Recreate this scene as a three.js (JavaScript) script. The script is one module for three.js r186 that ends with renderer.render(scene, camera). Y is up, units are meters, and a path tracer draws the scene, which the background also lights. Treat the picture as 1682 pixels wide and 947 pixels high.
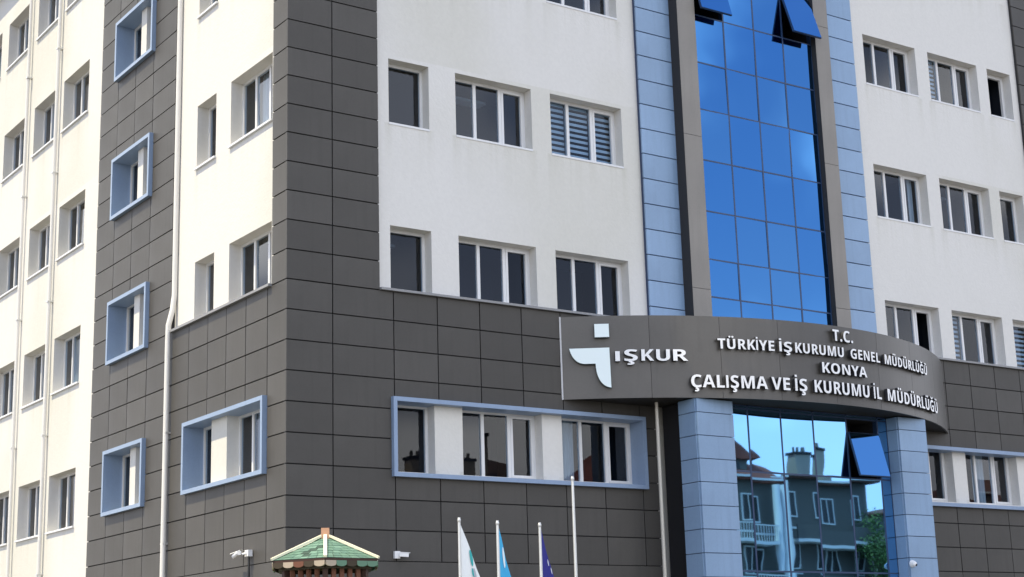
import * as THREE from 'three';
import { TextGeometry } from 'three/addons/geometries/TextGeometry.js';
import { FontLoader } from 'three/addons/loaders/FontLoader.js';
import { mergeGeometries } from 'three/addons/utils/BufferGeometryUtils.js';

// ------------------------------------------------------------------ camera
const scene = new THREE.Scene();
const camera = new THREE.PerspectiveCamera(20.2664, 1682 / 947, 0.1, 2000);
{
  const R = Math.PI / 180, yaw = 55.20635 * R, pitch = 13.53789 * R, roll = -1.69292 * R;
  const f = new THREE.Vector3(Math.cos(yaw) * Math.cos(pitch), Math.sin(pitch), -Math.sin(yaw) * Math.cos(pitch));
  const r0 = new THREE.Vector3().crossVectors(f, new THREE.Vector3(0, 1, 0)).normalize();
  const u0 = new THREE.Vector3().crossVectors(r0, f);
  const c = Math.cos(roll), s = Math.sin(roll);
  const r = r0.clone().multiplyScalar(c).addScaledVector(u0, s);
  const u = u0.clone().multiplyScalar(c).addScaledVector(r0, -s);
  camera.position.set(-13.7476, 1.598, 27.4321);
  camera.quaternion.setFromRotationMatrix(new THREE.Matrix4().makeBasis(r, u, f.clone().negate()));
}

// ------------------------------------------------------------------ random and noise
let seed = 20731;
function rnd() { seed = (seed + 0x6d2b79f5) | 0; let t = Math.imul(seed ^ (seed >>> 15), 1 | seed); t = (t + Math.imul(t ^ (t >>> 7), 61 | t)) ^ t; return ((t ^ (t >>> 14)) >>> 0) / 4294967296; }
const rr = (a, b) => a + (b - a) * rnd();
function hash(x, y, k) { let h = Math.imul(x, 374761393) ^ Math.imul(y, 668265263) ^ Math.imul(k, 1442695041); h = Math.imul(h ^ (h >>> 13), 1274126177); h ^= h >>> 16; return (h >>> 0) / 4294967296; }
function vnoise(x, y, k, per = 0) {
  const xi = Math.floor(x), yi = Math.floor(y), fx = x - xi, fy = y - yi;
  const w = (v) => (per ? ((v % per) + per) % per : v);
  const sx = fx * fx * (3 - 2 * fx), sy = fy * fy * (3 - 2 * fy);
  const a = hash(w(xi), w(yi), k), b = hash(w(xi + 1), w(yi), k), c = hash(w(xi), w(yi + 1), k), d = hash(w(xi + 1), w(yi + 1), k);
  return (a + (b - a) * sx) * (1 - sy) + (c + (d - c) * sx) * sy;
}
function fbm(x, y, k, oct, per = 0) { let s = 0, a = 0.5, t = 0; for (let i = 0; i < oct; i++) { s += a * vnoise(x, y, k + i * 17, per); t += a; a *= 0.5; x *= 2; y *= 2; per *= 2; } return s / t; }
const smooth = (a, b, x) => { const t = Math.min(1, Math.max(0, (x - a) / (b - a))); return t * t * (3 - 2 * t); };

// ------------------------------------------------------------------ sky, sun, exposure
{
  const W = 1024, H = 512, data = new Float32Array(W * H * 4);
  for (let j = 0; j < H; j++) {
    const el = ((j + 0.5) / H - 0.5) * Math.PI, e = el * 180 / Math.PI;
    for (let i = 0; i < W; i++) {
      const ph = ((i + 0.5) / W - 0.5) * 2 * Math.PI, o = (j * W + i) * 4;
      let c;
      if (e < 0) { const k = smooth(0, -6, e); c = [0.62 - 0.4 * k, 0.68 - 0.47 * k, 0.78 - 0.58 * k]; }
      else {
        const h = Math.exp(-e / 8), z = Math.exp(-e / 40);
        c = [0.11 + 0.05 * z + 1.05 * h, 0.20 + 0.07 * z + 0.90 * h, 0.42 + 0.09 * z + 0.66 * h];
        const pr = ph + 5.236, dx = Math.cos(pr) * Math.cos(el), dz = Math.sin(pr) * Math.cos(el), q = 1.55 / (Math.sin(el) + 0.16);  // unseen cloud bank: noise turned and offset to brighten the front facade
        const n = fbm(dx * q + 99.02, dz * q + 4.7, 3, 6), m = fbm(dx * q * 0.45 + 40.14, dz * q * 0.45 + 7.7, 51, 3);
        const d = n * 0.72 + m * 0.5 - 0.1;
        const cov = smooth(0.50, 0.66, d) * smooth(0, 5, e + 2);
        const thin = 0.66 * smooth(0.42, 0.68, fbm(dx * q * 0.9 + 31.7, dz * q * 2.1 + 3.1, 77, 6)) * smooth(50, 10, e);
        const thick = smooth(0.6, 0.85, d), b = 1.5 - 0.5 * thick;
        const a = Math.min(1, cov * 0.95 + thin * 0.6);
        c = [c[0] + (b * 0.97 - c[0]) * a, c[1] + (b * 0.99 - c[1]) * a, c[2] + (b * 1.03 - c[2]) * a];
      }
      data[o] = c[0]; data[o + 1] = c[1]; data[o + 2] = c[2]; data[o + 3] = 1;
    }
  }
  const t = new THREE.DataTexture(data, W, H, THREE.RGBAFormat, THREE.FloatType);
  t.mapping = THREE.EquirectangularReflectionMapping; t.magFilter = THREE.LinearFilter; t.minFilter = THREE.LinearFilter; t.needsUpdate = true;
  scene.background = t; scene.environment = t;
}
const sun = new THREE.DirectionalLight(new THREE.Color(1, 0.88, 0.62), 3.3);
sun.position.set(-30, 66, -4.2); sun.target.position.set(0, 0, 0);
sun.castShadow = true; sun.shadow.mapSize.set(4096, 4096); sun.shadow.radius = 1;
Object.assign(sun.shadow.camera, { left: -70, right: 70, top: 70, bottom: -70, near: 1, far: 250 });
scene.add(sun, sun.target);
const renderer = new THREE.WebGLRenderer({ antialias: true });
renderer.toneMapping = THREE.LinearToneMapping;
renderer.toneMappingExposure = 1.93;
renderer.shadowMap.enabled = true;

// ------------------------------------------------------------------ textures
function dataTex(n, fn, srgb, rep) {
  const d = new Uint8Array(n * n * 4);
  for (let y = 0; y < n; y++) for (let x = 0; x < n; x++) { const v = fn(x / n, y / n), o = (y * n + x) * 4; d[o] = v[0]; d[o + 1] = v[1]; d[o + 2] = v[2]; d[o + 3] = 255; }
  const t = new THREE.DataTexture(d, n, n); t.wrapS = t.wrapT = THREE.RepeatWrapping; t.magFilter = THREE.LinearFilter; t.minFilter = THREE.LinearMipmapLinearFilter; t.generateMipmaps = true;
  if (srgb) t.colorSpace = THREE.SRGBColorSpace; t.repeat.set(1 / rep, 1 / rep); t.needsUpdate = true; return t;
}
const G = (v) => [v, v, v];
// plaster colour: faint blotches, and thin rain marks below each sill; the pattern repeats with the four storeys (14.4 m)
const plasterFor = (cols, n, key) => dataTex(n, (x, y) => {
  const big = fbm(x * 4, y * 3, key, 4, 4), fine = vnoise(x * 256, y * 256, key + 5, 256), S = x * 14.4, f = (((y * 14.4 - 12.87) % 3.6) + 3.6) % 3.6, below = 3.6 - f;
  let mark = 0;
  if (below < 1.5) for (const [a, b] of cols) {
    const A = ((a % 14.4) + 14.4) % 14.4, B = A + (b - a); let q = S; if (q < A - 0.3) q += 14.4;
    if (q > A - 0.12 && q < B + 0.12) { const edge = Math.exp(-Math.pow(Math.min(Math.abs(q - A), Math.abs(q - B)) / 0.09, 2)); mark = Math.max(mark, (0.75 * edge + 0.45 * smooth(0.5, 0.85, vnoise(S * 14, 3, key + 9))) * Math.exp(-below / 0.5)); }
  }
  const v = 243 - 9 * smooth(0.45, 0.8, big) - 4 * fine - 11 * mark;
  return [v + 2, v, v - 3 - 4 * smooth(0.5, 0.8, big) - 3 * mark];
}, true, 14.4);
const plasterMap = plasterFor([], 256, 7);
const plasterF = plasterFor([[2.39, 3.38], [4.05, 6.05], [6.57, 8.6]], 1024, 107), plasterFR = plasterFor([[16.93, 18.95], [19.45, 21.47], [21.91, 22.91]], 1024, 207), plasterL = plasterFor([[-2.88, -0.87], [-4.65, -3.64], [-13.76, -11.79], [-12.5, -12.4]], 1024, 307);
const plasterBump = dataTex(256, (x, y) => G(255 * (0.6 * fbm(x * 64, y * 64, 33, 2, 64) + 0.4 * fbm(x * 8, y * 8, 35, 3, 8))), false, 2.1);
const panelMap = dataTex(512, (x, y) => {
  const streak = fbm(x * 64, y * 4, 211, 3, 64), cloud = fbm(x * 6, y * 6, 77, 4, 6), fine = vnoise(x * 256, y * 256, 15, 256);
  return G(240 - 6 * smooth(0.5, 0.8, streak) + 12 * (cloud - 0.5) * 2 - 6 * fine);
}, true, 5.3);
const panelRough = dataTex(256, (x, y) => G(118 + 60 * fbm(x * 5, y * 5, 61, 4, 5)), false, 3.7);
const waveMap = dataTex(256, (x, y) => G(255 * fbm(x * 5, y * 4, 141, 2, 5)), false, 3.3);
const groundMap = dataTex(512, (x, y) => G(205 + 36 * (fbm(x * 8, y * 8, 9, 5, 8) - 0.5) * 2 - 14 * vnoise(x * 256, y * 256, 25, 256)), true, 9);

// ------------------------------------------------------------------ materials
const lin = (r, g, b) => new THREE.Color().setRGB(r, g, b);
const satin = (c, o = {}) => new THREE.MeshPhysicalMaterial({ color: lin(...c), roughness: 0.6, specularIntensity: 0.3, ...o });
const std = (c, o = {}) => new THREE.MeshStandardMaterial({ color: lin(...c), roughness: 0.8, ...o });
function shifted(t, x, y) { const c = t.clone(); c.offset.set(x, y); c.needsUpdate = true; return c; }
const panelTex = [0, 1, 2, 3].map((i) => shifted(panelMap, i * 0.27, i * 0.41));
const M = {
  plaster: std([0.775, 0.77, 0.75], { map: plasterMap, bumpMap: plasterBump, bumpScale: 0.004, roughness: 0.92 }),
  grey: [0, 1, 2, 3, 4, 5].map((i) => { const k = [1, 0.92, 1.07, 0.97, 1.04, 0.88][i]; return satin([0.104 * k, 0.098 * k, 0.090 * k], { map: panelTex[i % 4], roughnessMap: panelRough, roughness: 0.8 }); }),
  blue: [0, 1, 2, 3].map((i) => { const k = [1, 0.95, 1.04, 0.98][i]; return std([0.275 * k, 0.41 * k, 0.60 * k], { map: panelTex[i], roughness: 0.42 }); }),
  fascia: [0, 1, 2].map((i) => { const k = [1, 1.06, 0.95][i]; return std([0.125 * k, 0.118 * k, 0.109 * k], { map: panelTex[i], roughness: 0.42, metalness: 0.55, bumpMap: waveMap, bumpScale: 0.002 }); }),
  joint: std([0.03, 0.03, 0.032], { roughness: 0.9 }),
  blueJoint: std([0.04, 0.06, 0.12], { roughness: 0.9 }),
  surround: std([0.285, 0.385, 0.55], { roughness: 0.38, map: panelTex[1] }),
  pvc: std([0.72, 0.72, 0.72], { roughness: 0.35 }),
  ledge: std([0.30, 0.30, 0.305], { roughness: 0.5, map: panelTex[2] }),
  fin: std([0.275, 0.252, 0.222], { roughness: 0.5, map: panelTex[3] }),
  mirror: [0, 1, 2].map((i) => new THREE.MeshPhysicalMaterial({ color: lin(0.085 + 0.008 * i, 0.265 + 0.01 * i, 0.53), bumpMap: waveMap, bumpScale: 0.0006, metalness: 1, roughness: 0.015 })),
  mirrorLow: [0, 1, 2].map((i) => new THREE.MeshPhysicalMaterial({ color: lin(0.17 + 0.008 * i, 0.40 + 0.01 * i, 0.68), bumpMap: waveMap, bumpScale: 0.0006, metalness: 1, roughness: 0.015 })),
  mullion: std([0.02, 0.045, 0.11], { roughness: 0.4 }),
  dark: std([0.012, 0.012, 0.014], { roughness: 0.8 }),
  glass: [1.45, 1.54, 1.64].map((ior) => new THREE.MeshPhysicalMaterial({ color: lin(0.55, 0.68, 0.82), transmission: 1, thickness: 0, roughness: 0.0, ior, specularColor: lin(0.55, 0.74, 1.0) })),
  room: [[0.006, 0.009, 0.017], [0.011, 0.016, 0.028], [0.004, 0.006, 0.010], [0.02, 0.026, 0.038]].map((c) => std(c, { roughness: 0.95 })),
  blind: std([0.62, 0.64, 0.64], { roughness: 0.9 }),
  curtain: std([0.55, 0.53, 0.5], { roughness: 0.95 }),
  pipe: std([0.74, 0.72, 0.68], { roughness: 0.4 }),
  letter: [std([0.86, 0.86, 0.86], { roughness: 0.35 }), std([0.03, 0.03, 0.035], { roughness: 0.6 })],
  logo: [std([0.80, 0.90, 0.90], { roughness: 0.3 }), std([0.10, 0.14, 0.15], { roughness: 0.6 })],
  trim: std([0.5, 0.5, 0.51], { roughness: 0.3 }),
  steel: std([0.62, 0.62, 0.60], { roughness: 0.35, metalness: 0.6 }),
  whitePlastic: std([0.82, 0.82, 0.82], { roughness: 0.3 }),
  black: std([0.015, 0.015, 0.015], { roughness: 0.4 }),
  roof: std([0.25, 0.25, 0.25]),
};

// ------------------------------------------------------------------ helpers
const names = {};
function numbered(n) { names[n] = (names[n] ?? -1) + 1; return names[n] ? n + '_' + String(names[n]).padStart(3, '0') : n; }
function shade(o) { o.castShadow = true; o.receiveShadow = true; return o; }
function mesh(name, geo, mat, parent) { const m = shade(new THREE.Mesh(geo, mat)); m.name = numbered(name); (parent ?? scene).add(m); return m; }
function grp(name, parent) { const g = new THREE.Group(); g.name = numbered(name); (parent ?? scene).add(g); return g; }
function thing(name, label, category, pos = [0, 0, 0], group) { const g = grp(name); g.position.set(...pos); g.userData = { label, category }; if (group) g.userData.group = group; return g; }
function structure(o) { o.userData.kind = 'structure'; return o; }
const boxCache = new Map();
function boxGeo(w, h, d) {                       // uv in metres
  const k = [w, h, d].map((v) => v.toFixed(4)).join();
  if (!boxCache.has(k)) {
    const g = new THREE.BoxGeometry(w, h, d), uv = g.attributes.uv, s = [[d, h], [d, h], [w, d], [w, d], [w, h], [w, h]];
    for (let i = 0; i < 24; i++) { const [a, b] = s[i >> 2]; uv.setXY(i, uv.getX(i) * a, uv.getY(i) * b); }
    boxCache.set(k, g);
  }
  return boxCache.get(k);
}
function bx(x0, x1, y0, y1, z0, z1) { return boxGeo(x1 - x0, y1 - y0, z1 - z0).clone().translate((x0 + x1) / 2, (y0 + y1) / 2, (z0 + z1) / 2); }
function boxMesh(name, x0, x1, y0, y1, z0, z1, mat, parent) { const m = mesh(name, boxGeo(x1 - x0, y1 - y0, z1 - z0), mat, parent); m.position.set((x0 + x1) / 2, (y0 + y1) / 2, (z0 + z1) / 2); return m; }
const merge = (a) => mergeGeometries(a.map((g) => (g.index ? g.toNonIndexed() : g)), false);
function tube(pts, r, seg = 24, rad = 10, tension = 0) { return new THREE.TubeGeometry(new THREE.CatmullRomCurve3(pts.map((p) => new THREE.Vector3(...p)), false, 'catmullrom', tension), seg, r, rad); }
// facade-local coordinates: s along the facade, y up, n outwards
const FRONT = 0, LEFT = -Math.PI / 2;
const at = (fac, s, y, n) => (fac === FRONT ? [s, y, n] : [-n, y, s]);

// ------------------------------------------------------------------ ground and road
{
  const g = structure(mesh('ground', new THREE.PlaneGeometry(1600, 1600).rotateX(-Math.PI / 2), std([0.11, 0.105, 0.095], { map: groundMap })));
  const uv = g.geometry.attributes.uv; for (let i = 0; i < uv.count; i++) uv.setXY(i, uv.getX(i) * 1600, uv.getY(i) * 1600);
  structure(boxMesh('forecourt_paving', -16, 34, 0.004, 0.12, -0.6, 24, std([0.20, 0.192, 0.18], { map: groundMap })));
  structure(boxMesh('side_paving', -16, -0.2, 0.004, 0.12, -34, -0.6, std([0.20, 0.192, 0.18], { map: groundMap })));
  structure(boxMesh('road', -200, 220, 0.004, 0.02, 28, 38, std([0.06, 0.06, 0.062], { map: groundMap })));
  structure(boxMesh('pavement', -200, 220, 0.004, 0.13, 38.2, 43.5, std([0.36, 0.34, 0.32], { map: groundMap })));
}

// ------------------------------------------------------------------ office building
const office = thing('office_building', 'grey and white office block with blue window surrounds and curved entrance sign', 'office building');
const T_S = 0.085;                                // width of a blue surround's band
const TOP = 22.7, PN = -0.1;                      // plaster plane lies 10 cm behind the cladding face
const ROWS_F = [[5.6, 7.02], [9.27, 10.67], [12.9, 14.31], [16.55, 17.92]];
const ROWS_L = [[5.55, 7.0], [9.17, 10.64], [12.8, 14.26], [16.41, 17.86], [19.97, 21.44]];
const COL_0 = { A: [2.395, 3.38], C: [6.57, 8.645], W: [-2.88, -0.925], S: [-4.655, -3.64], G: [21.91, 23.01] }, COL_F = { A: [2.39, 3.38], B: [4.05, 6.05], C: [6.57, 8.60], D: [16.93, 18.95], E: [19.45, 21.47], G: [21.91, 22.91] };
const COL_L = { W: [-2.88, -0.87], S: [-4.65, -3.64], L1: [-13.76, -11.79], L2: [-16.22, -14.24], L3: [-19.0, -17.0], L4: [-21.7, -19.7] };
const STRIP = [[-9.335, -8.16], [-7.82, -7.065]];    // windows inside the tall grey strip

function wall(fac, s0, s1, holes, map) {
  const mat = M.plaster.clone(); mat.map = map;
  const sh = new THREE.Shape([[s0, 0], [s1, 0], [s1, TOP], [s0, TOP]].map((p) => new THREE.Vector2(...p)));
  for (const [a, b, c, d] of holes) sh.holes.push(new THREE.Path([[a, c], [a, d], [b, d], [b, c]].map((p) => new THREE.Vector2(...p))));
  const g = new THREE.ExtrudeGeometry(sh, { depth: 0.36, bevelEnabled: false });
  const m = mesh('wall', g, mat, office); m.rotation.y = fac; m.position.set(...at(fac, 0, 0, PN - 0.36)); return m;
}
// behind a blue surround the end windows reach its lining; the wall opening runs on a little behind the lining
const span = (low, k, col) => (low && COL_0[k] ? COL_0[k] : col[k]);
const grow = (low, k, col) => { const [a, b] = span(low, k, col); return !low ? [a, b] : 'AS'.includes(k) ? [a - 0.04, b] : 'CWG'.includes(k) ? [a, b + 0.04] : [a, b]; };
const holesF = [], holesFR = [], holesL = [];
for (const [i, r] of ROWS_F.entries()) {
  for (const k of 'ABC') holesF.push([...grow(i === 0, k, COL_F), r[0], r[1] + (i ? 0 : 0.03)]);
  for (const k of 'DEG') holesFR.push([...grow(i === 0, k, COL_F), ...r]);
}
for (const [i, r] of ROWS_L.entries()) { for (const k of ['W', 'S', 'L1', 'L2', 'L3', 'L4']) holesL.push([...grow(i === 0, k, COL_L), r[0], r[1] + (i || k.startsWith('L') ? 0 : 0.03)]); for (const [j, s] of STRIP.entries()) holesL.push([s[0] - (j ? 0 : 0.04), s[1] + (j ? 0.04 : 0), r[0], r[1] + 0.1]); }
wall(FRONT, 0.1, 10.3, holesF, plasterF);
wall(FRONT, 14.95, 25.3, holesFR, plasterFR);
wall(LEFT, -32, -0.46, holesL, plasterL);
boxMesh('wall', 24.9, 25.26, 0, TOP, -32, -0.47, M.plaster, office);
boxMesh('wall', 0.5, 24.85, 0, TOP, -32, -31.6, M.plaster, office);
boxMesh('roof', -0.25, 25.5, TOP + 0.003, TOP + 0.35, -32.2, 0.4, M.roof, office);

// ---- windows
const winCache = new Map();
function frameGeo(w, h, lights, sash) {
  const t = 0.06, d0 = -0.07, d1 = 0, g = [], gap = w / lights;
  g.push(bx(0, t, 0, h, d0, d1), bx(w - t, w, 0, h, d0, d1), bx(t, w - t, 0, t, d0, d1), bx(t, w - t, h - t, h, d0, d1));
  for (let i = 1; i < lights; i++) g.push(bx(i * gap - 0.038, i * gap + 0.038, t, h - t, d0, d1));
  if (sash) {                                      // the opening light has a second, slightly proud frame
    const a = (lights - 1) * gap + (lights > 1 ? 0.038 : t), b = w - t, q = 0.052, e = 0.014;
    g.push(bx(a, a + q, t, h - t, d0 + 0.01, e), bx(b - q, b, t, h - t, d0 + 0.01, e), bx(a + q, b - q, t, t + q, d0 + 0.01, e), bx(a + q, b - q, h - t - q, h - t, d0 + 0.01, e));
  }
  return merge(g);
}
function roomGeo(w, h) {
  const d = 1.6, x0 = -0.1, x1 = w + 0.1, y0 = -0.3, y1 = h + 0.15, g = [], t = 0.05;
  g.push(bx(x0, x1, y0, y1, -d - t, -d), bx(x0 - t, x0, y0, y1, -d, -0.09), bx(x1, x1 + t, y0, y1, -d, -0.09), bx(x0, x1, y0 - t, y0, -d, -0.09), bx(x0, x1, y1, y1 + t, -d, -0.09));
  return merge(g);
}
const cached = (k, f) => { if (!winCache.has(k)) winCache.set(k, f()); return winCache.get(k); };
function windowAt(fac, [s0, s1], [y0, y1], o = {}) {
  const w = s1 - s0, h = y1 - y0, lights = o.lights ?? (w > 1.6 ? 3 : 1), sash = o.sash ?? true, g = grp('window', office), key = [w.toFixed(3), h.toFixed(3), lights, sash].join();
  g.position.set(...at(fac, s0, y0, PN - 0.27)); g.rotation.y = fac;
  mesh('frame', cached('f' + key, () => frameGeo(w, h, lights, sash)), M.pvc, g);
  const gap = w / lights;
  for (let i = 0; i < lights; i++) {
    const last = sash && i === lights - 1, a = i * gap + (i ? 0.038 : 0.06) + (last ? 0.052 : 0), b = (i + 1) * gap - (i < lights - 1 ? 0.038 : 0.06) - (last ? 0.052 : 0), m = 0.06 + (last ? 0.052 : 0);
    const p = mesh('pane', cached('p' + (b - a).toFixed(3) + (h - 2 * m).toFixed(3), () => new THREE.PlaneGeometry(b - a, h - 2 * m)), M.glass[Math.floor(rnd() * 3)], g);
    p.position.set((a + b) / 2, h / 2, -0.035);
    if (o.open === i) { p.rotation.y = 0.5; p.position.z -= 0.12; p.position.x += 0.06; }
    else { p.rotation.y = rr(-0.014, 0.014); p.rotation.x = rr(-0.012, 0.012); }
  }
  if (o.sill !== false) { const s = mesh('sill', cached('s' + w.toFixed(3) + fac, () => bx(fac === FRONT ? 0.0 : -0.03, fac === FRONT ? w : w + 0.03, -0.045, 0.0, 0.002, 0.27 + (fac === FRONT ? 0.014 : 0.055))), o.sillMat ?? M.pvc, g); s.position.z = 0.0; }
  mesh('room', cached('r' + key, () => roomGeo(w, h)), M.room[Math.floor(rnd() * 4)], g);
  if (o.lamp) boxMesh('ceiling_lamp', w * 0.2, w * 0.75, h - 0.12, h - 0.06, -1.1, -0.8, M.blind, g);
  if (o.blind) for (const i of o.blind) {
    const a = i * gap + 0.03, b = (i + 1) * gap - 0.03, n = 11;
    const strips = []; for (let k = 0; k < n; k++) strips.push(bx(a, b, h * (k + 0.12) / n, h * (k + 0.62) / n, -0.125, -0.12));
    mesh('blind', merge(strips), M.blind, g);
  }
  if (o.curtain) for (const [a, b] of o.curtain) {
    const pg = new THREE.PlaneGeometry((b - a) * w, h, 24, 1), ps = pg.attributes.position;
    for (let i = 0; i < ps.count; i++) ps.setZ(i, 0.03 * Math.sin(ps.getX(i) * 46) + 0.012 * Math.sin(ps.getX(i) * 17 + 1));
    pg.computeVertexNormals(); mesh('curtain', pg, M.curtain, g).position.set((a + b) / 2 * w, h / 2, -0.2);
  }
  return g;
}
const opts = { A1: { lamp: true }, B2: { lamp: true }, E2: { lamp: true }, D2: { curtain: [[0.86, 0.97]] }, B3: { blind: [0] }, C2: { blind: [0, 1, 2] }, E1: { blind: [0] }, G1: { blind: [0] }, E3: { blind: [0] }, D1: { open: 2 }, G3: { open: 0 }, A2: {}, C0: { curtain: [[0.02, 0.3]] }, E0: { curtain: [[0.36, 0.62]] }, G2: { curtain: [[0.05, 0.5]] } };
for (const [i, r] of ROWS_F.entries()) for (const k of 'ABCDEG') {
  windowAt(FRONT, span(i === 0, k, COL_F), r, { sash: k !== 'A', sill: i > 1, ...(opts[k + i] ?? {}) });
}
for (const [i, r] of ROWS_L.entries()) {
  for (const k of ['W', 'S', 'L1', 'L2', 'L3', 'L4']) windowAt(LEFT, span(i === 0, k, COL_L), r, { sash: false, sill: !((k === 'W' || k === 'S') && i < 2), curtain: rnd() < 0.4 ? [[rr(0.02, 0.3), rr(0.4, 0.6)]] : undefined });
  for (const s of STRIP) windowAt(LEFT, s, r, { sash: false, sill: false, lights: 1 });
}

// ---- grey and blue cladding, panel by panel
const greyPanels = [];
function cladding(name, panelName, fac, seams, ys, frames, mats, o = {}) {
  const holes = frames.map(([a, b, c, d]) => [a + T_S - 0.004, b - T_S + 0.004, c + T_S - 0.02, d - T_S + 0.02]);   // panels run in under the bands of the surrounds
  const g = grp(name, office), n1 = o.n1 ?? 0, n0 = o.n0 ?? -0.035, gap = o.gap ?? 0.0125;
  g.rotation.y = fac;
  const y0 = ys[ys.length - 1], y1 = ys[0], s0 = Math.min(...seams), s1 = Math.max(...seams), rails = [];
  const cut = (rects, h) => rects.flatMap(([a, b, c, d]) => {
    const [e, f, p, q] = h; if (e >= b - 0.03 || f <= a + 0.03 || p >= d - 0.03 || q <= c + 0.03) return [[a, b, c, d]];
    const out = []; if (c < p) out.push([a, b, c, p]); if (d > q) out.push([a, b, q, d]);
    const lo = Math.max(c, p), hi = Math.min(d, q); if (a < e) out.push([a, e, lo, hi]); if (b > f) out.push([f, b, lo, hi]); return out;
  });
  let base = [[s0 + 0.004, s1 - 0.004, y0 + 0.004, y1 - 0.004]];
  for (const h of holes) base = cut(base, h);
  for (const [a, b, c, d] of base) rails.push(bx(a, b, c, d, PN + 0.004, n0 - 0.004));
  mesh('rail', merge(rails), o.joint ?? M.joint, g);
  const ss = [...seams].sort((a, b) => a - b);
  for (let j = 0; j + 1 < ys.length; j++) for (let i = 0; i + 1 < ss.length; i++) {
    let rects = [[ss[i], ss[i + 1], ys[j + 1], ys[j]]];
    for (const h of holes) rects = cut(rects, h);
    for (const [a, b, c, d] of rects) {
      if (b - a < 0.04 || d - c < 0.04) continue;
      const ga = a > s0 + 1e-6 ? gap : 0, gb = b < s1 - 1e-6 ? gap : 0;
      const p = boxMesh(panelName, a + ga, b - gb, c + gap, d - gap, n0, n1, mats[Math.floor(rnd() * mats.length)], g);
      p.rotation.x = rr(-0.004, 0.004); p.rotation.y = rr(-0.004, 0.004);
      if (panelName === 'cladding_panel') greyPanels.push([p, (b - a) * (d - c), g]);
    }
  }
  return g;
}
const yk = (k) => 14.65 - 0.6 * k;
const rows = (k0, k1) => { const a = []; for (let k = k0; k <= k1; k++) a.push(yk(k)); return a; };
const SURR_F = [2.31, 8.73, 5.50, 7.09], SURR_R = [16.6, 23.1, 5.46, 6.98], SURR_L = [-4.74, -0.84, 5.55, 7.08];
const SURR_S = [0, 1, 2, 3, 4].map((i) => [-9.42, -6.98, 5.54 + 3.615 * i, 7.075 + 3.625 * i]);
cladding('corner_cladding', 'cladding_panel', FRONT, [0, 1.005, 2.075], rows(-12, 9), [], M.grey);
cladding('corner_cladding', 'cladding_panel', LEFT, [-0.65, -0.036], rows(-12, 9), [], M.grey);
cladding('lower_cladding', 'cladding_panel', FRONT, [0, 1.005, 2.39, 3.43, 4.47, 5.53, 6.56, 7.6, 8.64, 9.08], rows(9, 18), [SURR_F], M.grey);
cladding('lower_cladding', 'cladding_panel', FRONT, [16.43, 16.9, 17.84, 18.82, 19.81, 20.8, 21.82, 22.8, 23.8], rows(9, 19), [SURR_R], M.grey);
cladding('lower_cladding', 'cladding_panel', LEFT, [-0.036, -0.83, -1.82, -2.76, -3.68, -4.67, -5.70], rows(9, 18), [SURR_L], M.grey);
cladding('strip_cladding', 'cladding_panel', LEFT, [-5.705, -7.055, -8.2, -9.345, -10.55], rows(-12, 18), SURR_S, M.grey);
cladding('end_cladding', 'cladding_panel', FRONT, [23.17, 24.2, 25.3], rows(-12, 9), [], M.grey);
{ // the 300 grey panels that show largest stay parts of their own; the rest (far up, outside the picture) are joined
  camera.updateMatrixWorld(true); camera.updateProjectionMatrix(); scene.updateMatrixWorld(true);
  const v = new THREE.Vector3(), rank = greyPanels.map(([p, area]) => {
    v.setFromMatrixPosition(p.matrixWorld); const d = v.distanceTo(camera.position); v.project(camera);
    return [Math.abs(v.x) < 1.04 && Math.abs(v.y) < 1.07 ? area / (d * d) : 0, p];
  }).sort((a, b) => b[0] - a[0]);
  const rest = rank.slice(300).map(([, p]) => { p.parent.remove(p); return p.geometry.clone().applyMatrix4(p.matrixWorld); });
  mesh('cladding_panels', mergeGeometries(rest), M.grey[0], office).userData.kind = 'stuff';
}
{ // below the frame of the photograph: the same cladding as plain slabs
  boxMesh('plinth_cladding', 0, 9.08, 0.02, yk(18) - 0.004, -0.09, -0.004, M.grey[0], office);
  boxMesh('plinth_cladding', 16.43, 25.3, 0.02, yk(19) - 0.004, -0.09, -0.004, M.grey[0], office);
  mesh('plinth_cladding', bx(-10.55, -0.092, 0.02, yk(18) - 0.004, -0.09, -0.004), M.grey[0], office).rotation.y = LEFT;
}
// ---- ledge over the lower cladding
{
  boxMesh('ledge', -0.002 + 2.08, 9.0, 9.252, 9.30, PN + 0.003, 0.07, M.ledge, office);
  boxMesh('ledge', 16.3, 23.15, 9.252, 9.30, PN + 0.003, 0.07, M.ledge, office);
  const g = mesh('ledge', bx(-5.6, -0.655, 9.232, 9.285, PN + 0.003, 0.075), M.ledge, office); g.rotation.y = LEFT;
}
// ---- blue window surrounds
function surround(fac, [s0, s1, y0, y1], t, back) {
  const g = grp('window_surround', office); g.rotation.y = fac; const p = 0.1, q = PN + 0.004;
  boxMesh('jamb', s0, s0 + t, y0 + t, y1 - t, PN - 0.272, p, M.surround, g); boxMesh('jamb', s1 - t, s1, y0 + t, y1 - t, PN - 0.272, p, M.surround, g);
  boxMesh('head', s0, s1, y1 - t, y1, q, p, M.surround, g); boxMesh('soffit', s0 + t, s1 - t, y1 - t - 0.003, y1 - t + 0.03, PN - 0.268, p - 0.004, M.surround, g); boxMesh('base', s0, s1, y0, y0 + t, q, p, M.surround, g);
  return g;
}
surround(FRONT, SURR_F, 0.085); surround(FRONT, SURR_R, 0.09); surround(LEFT, SURR_L, 0.085);
for (const r of SURR_S) surround(LEFT, r, 0.085);
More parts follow.
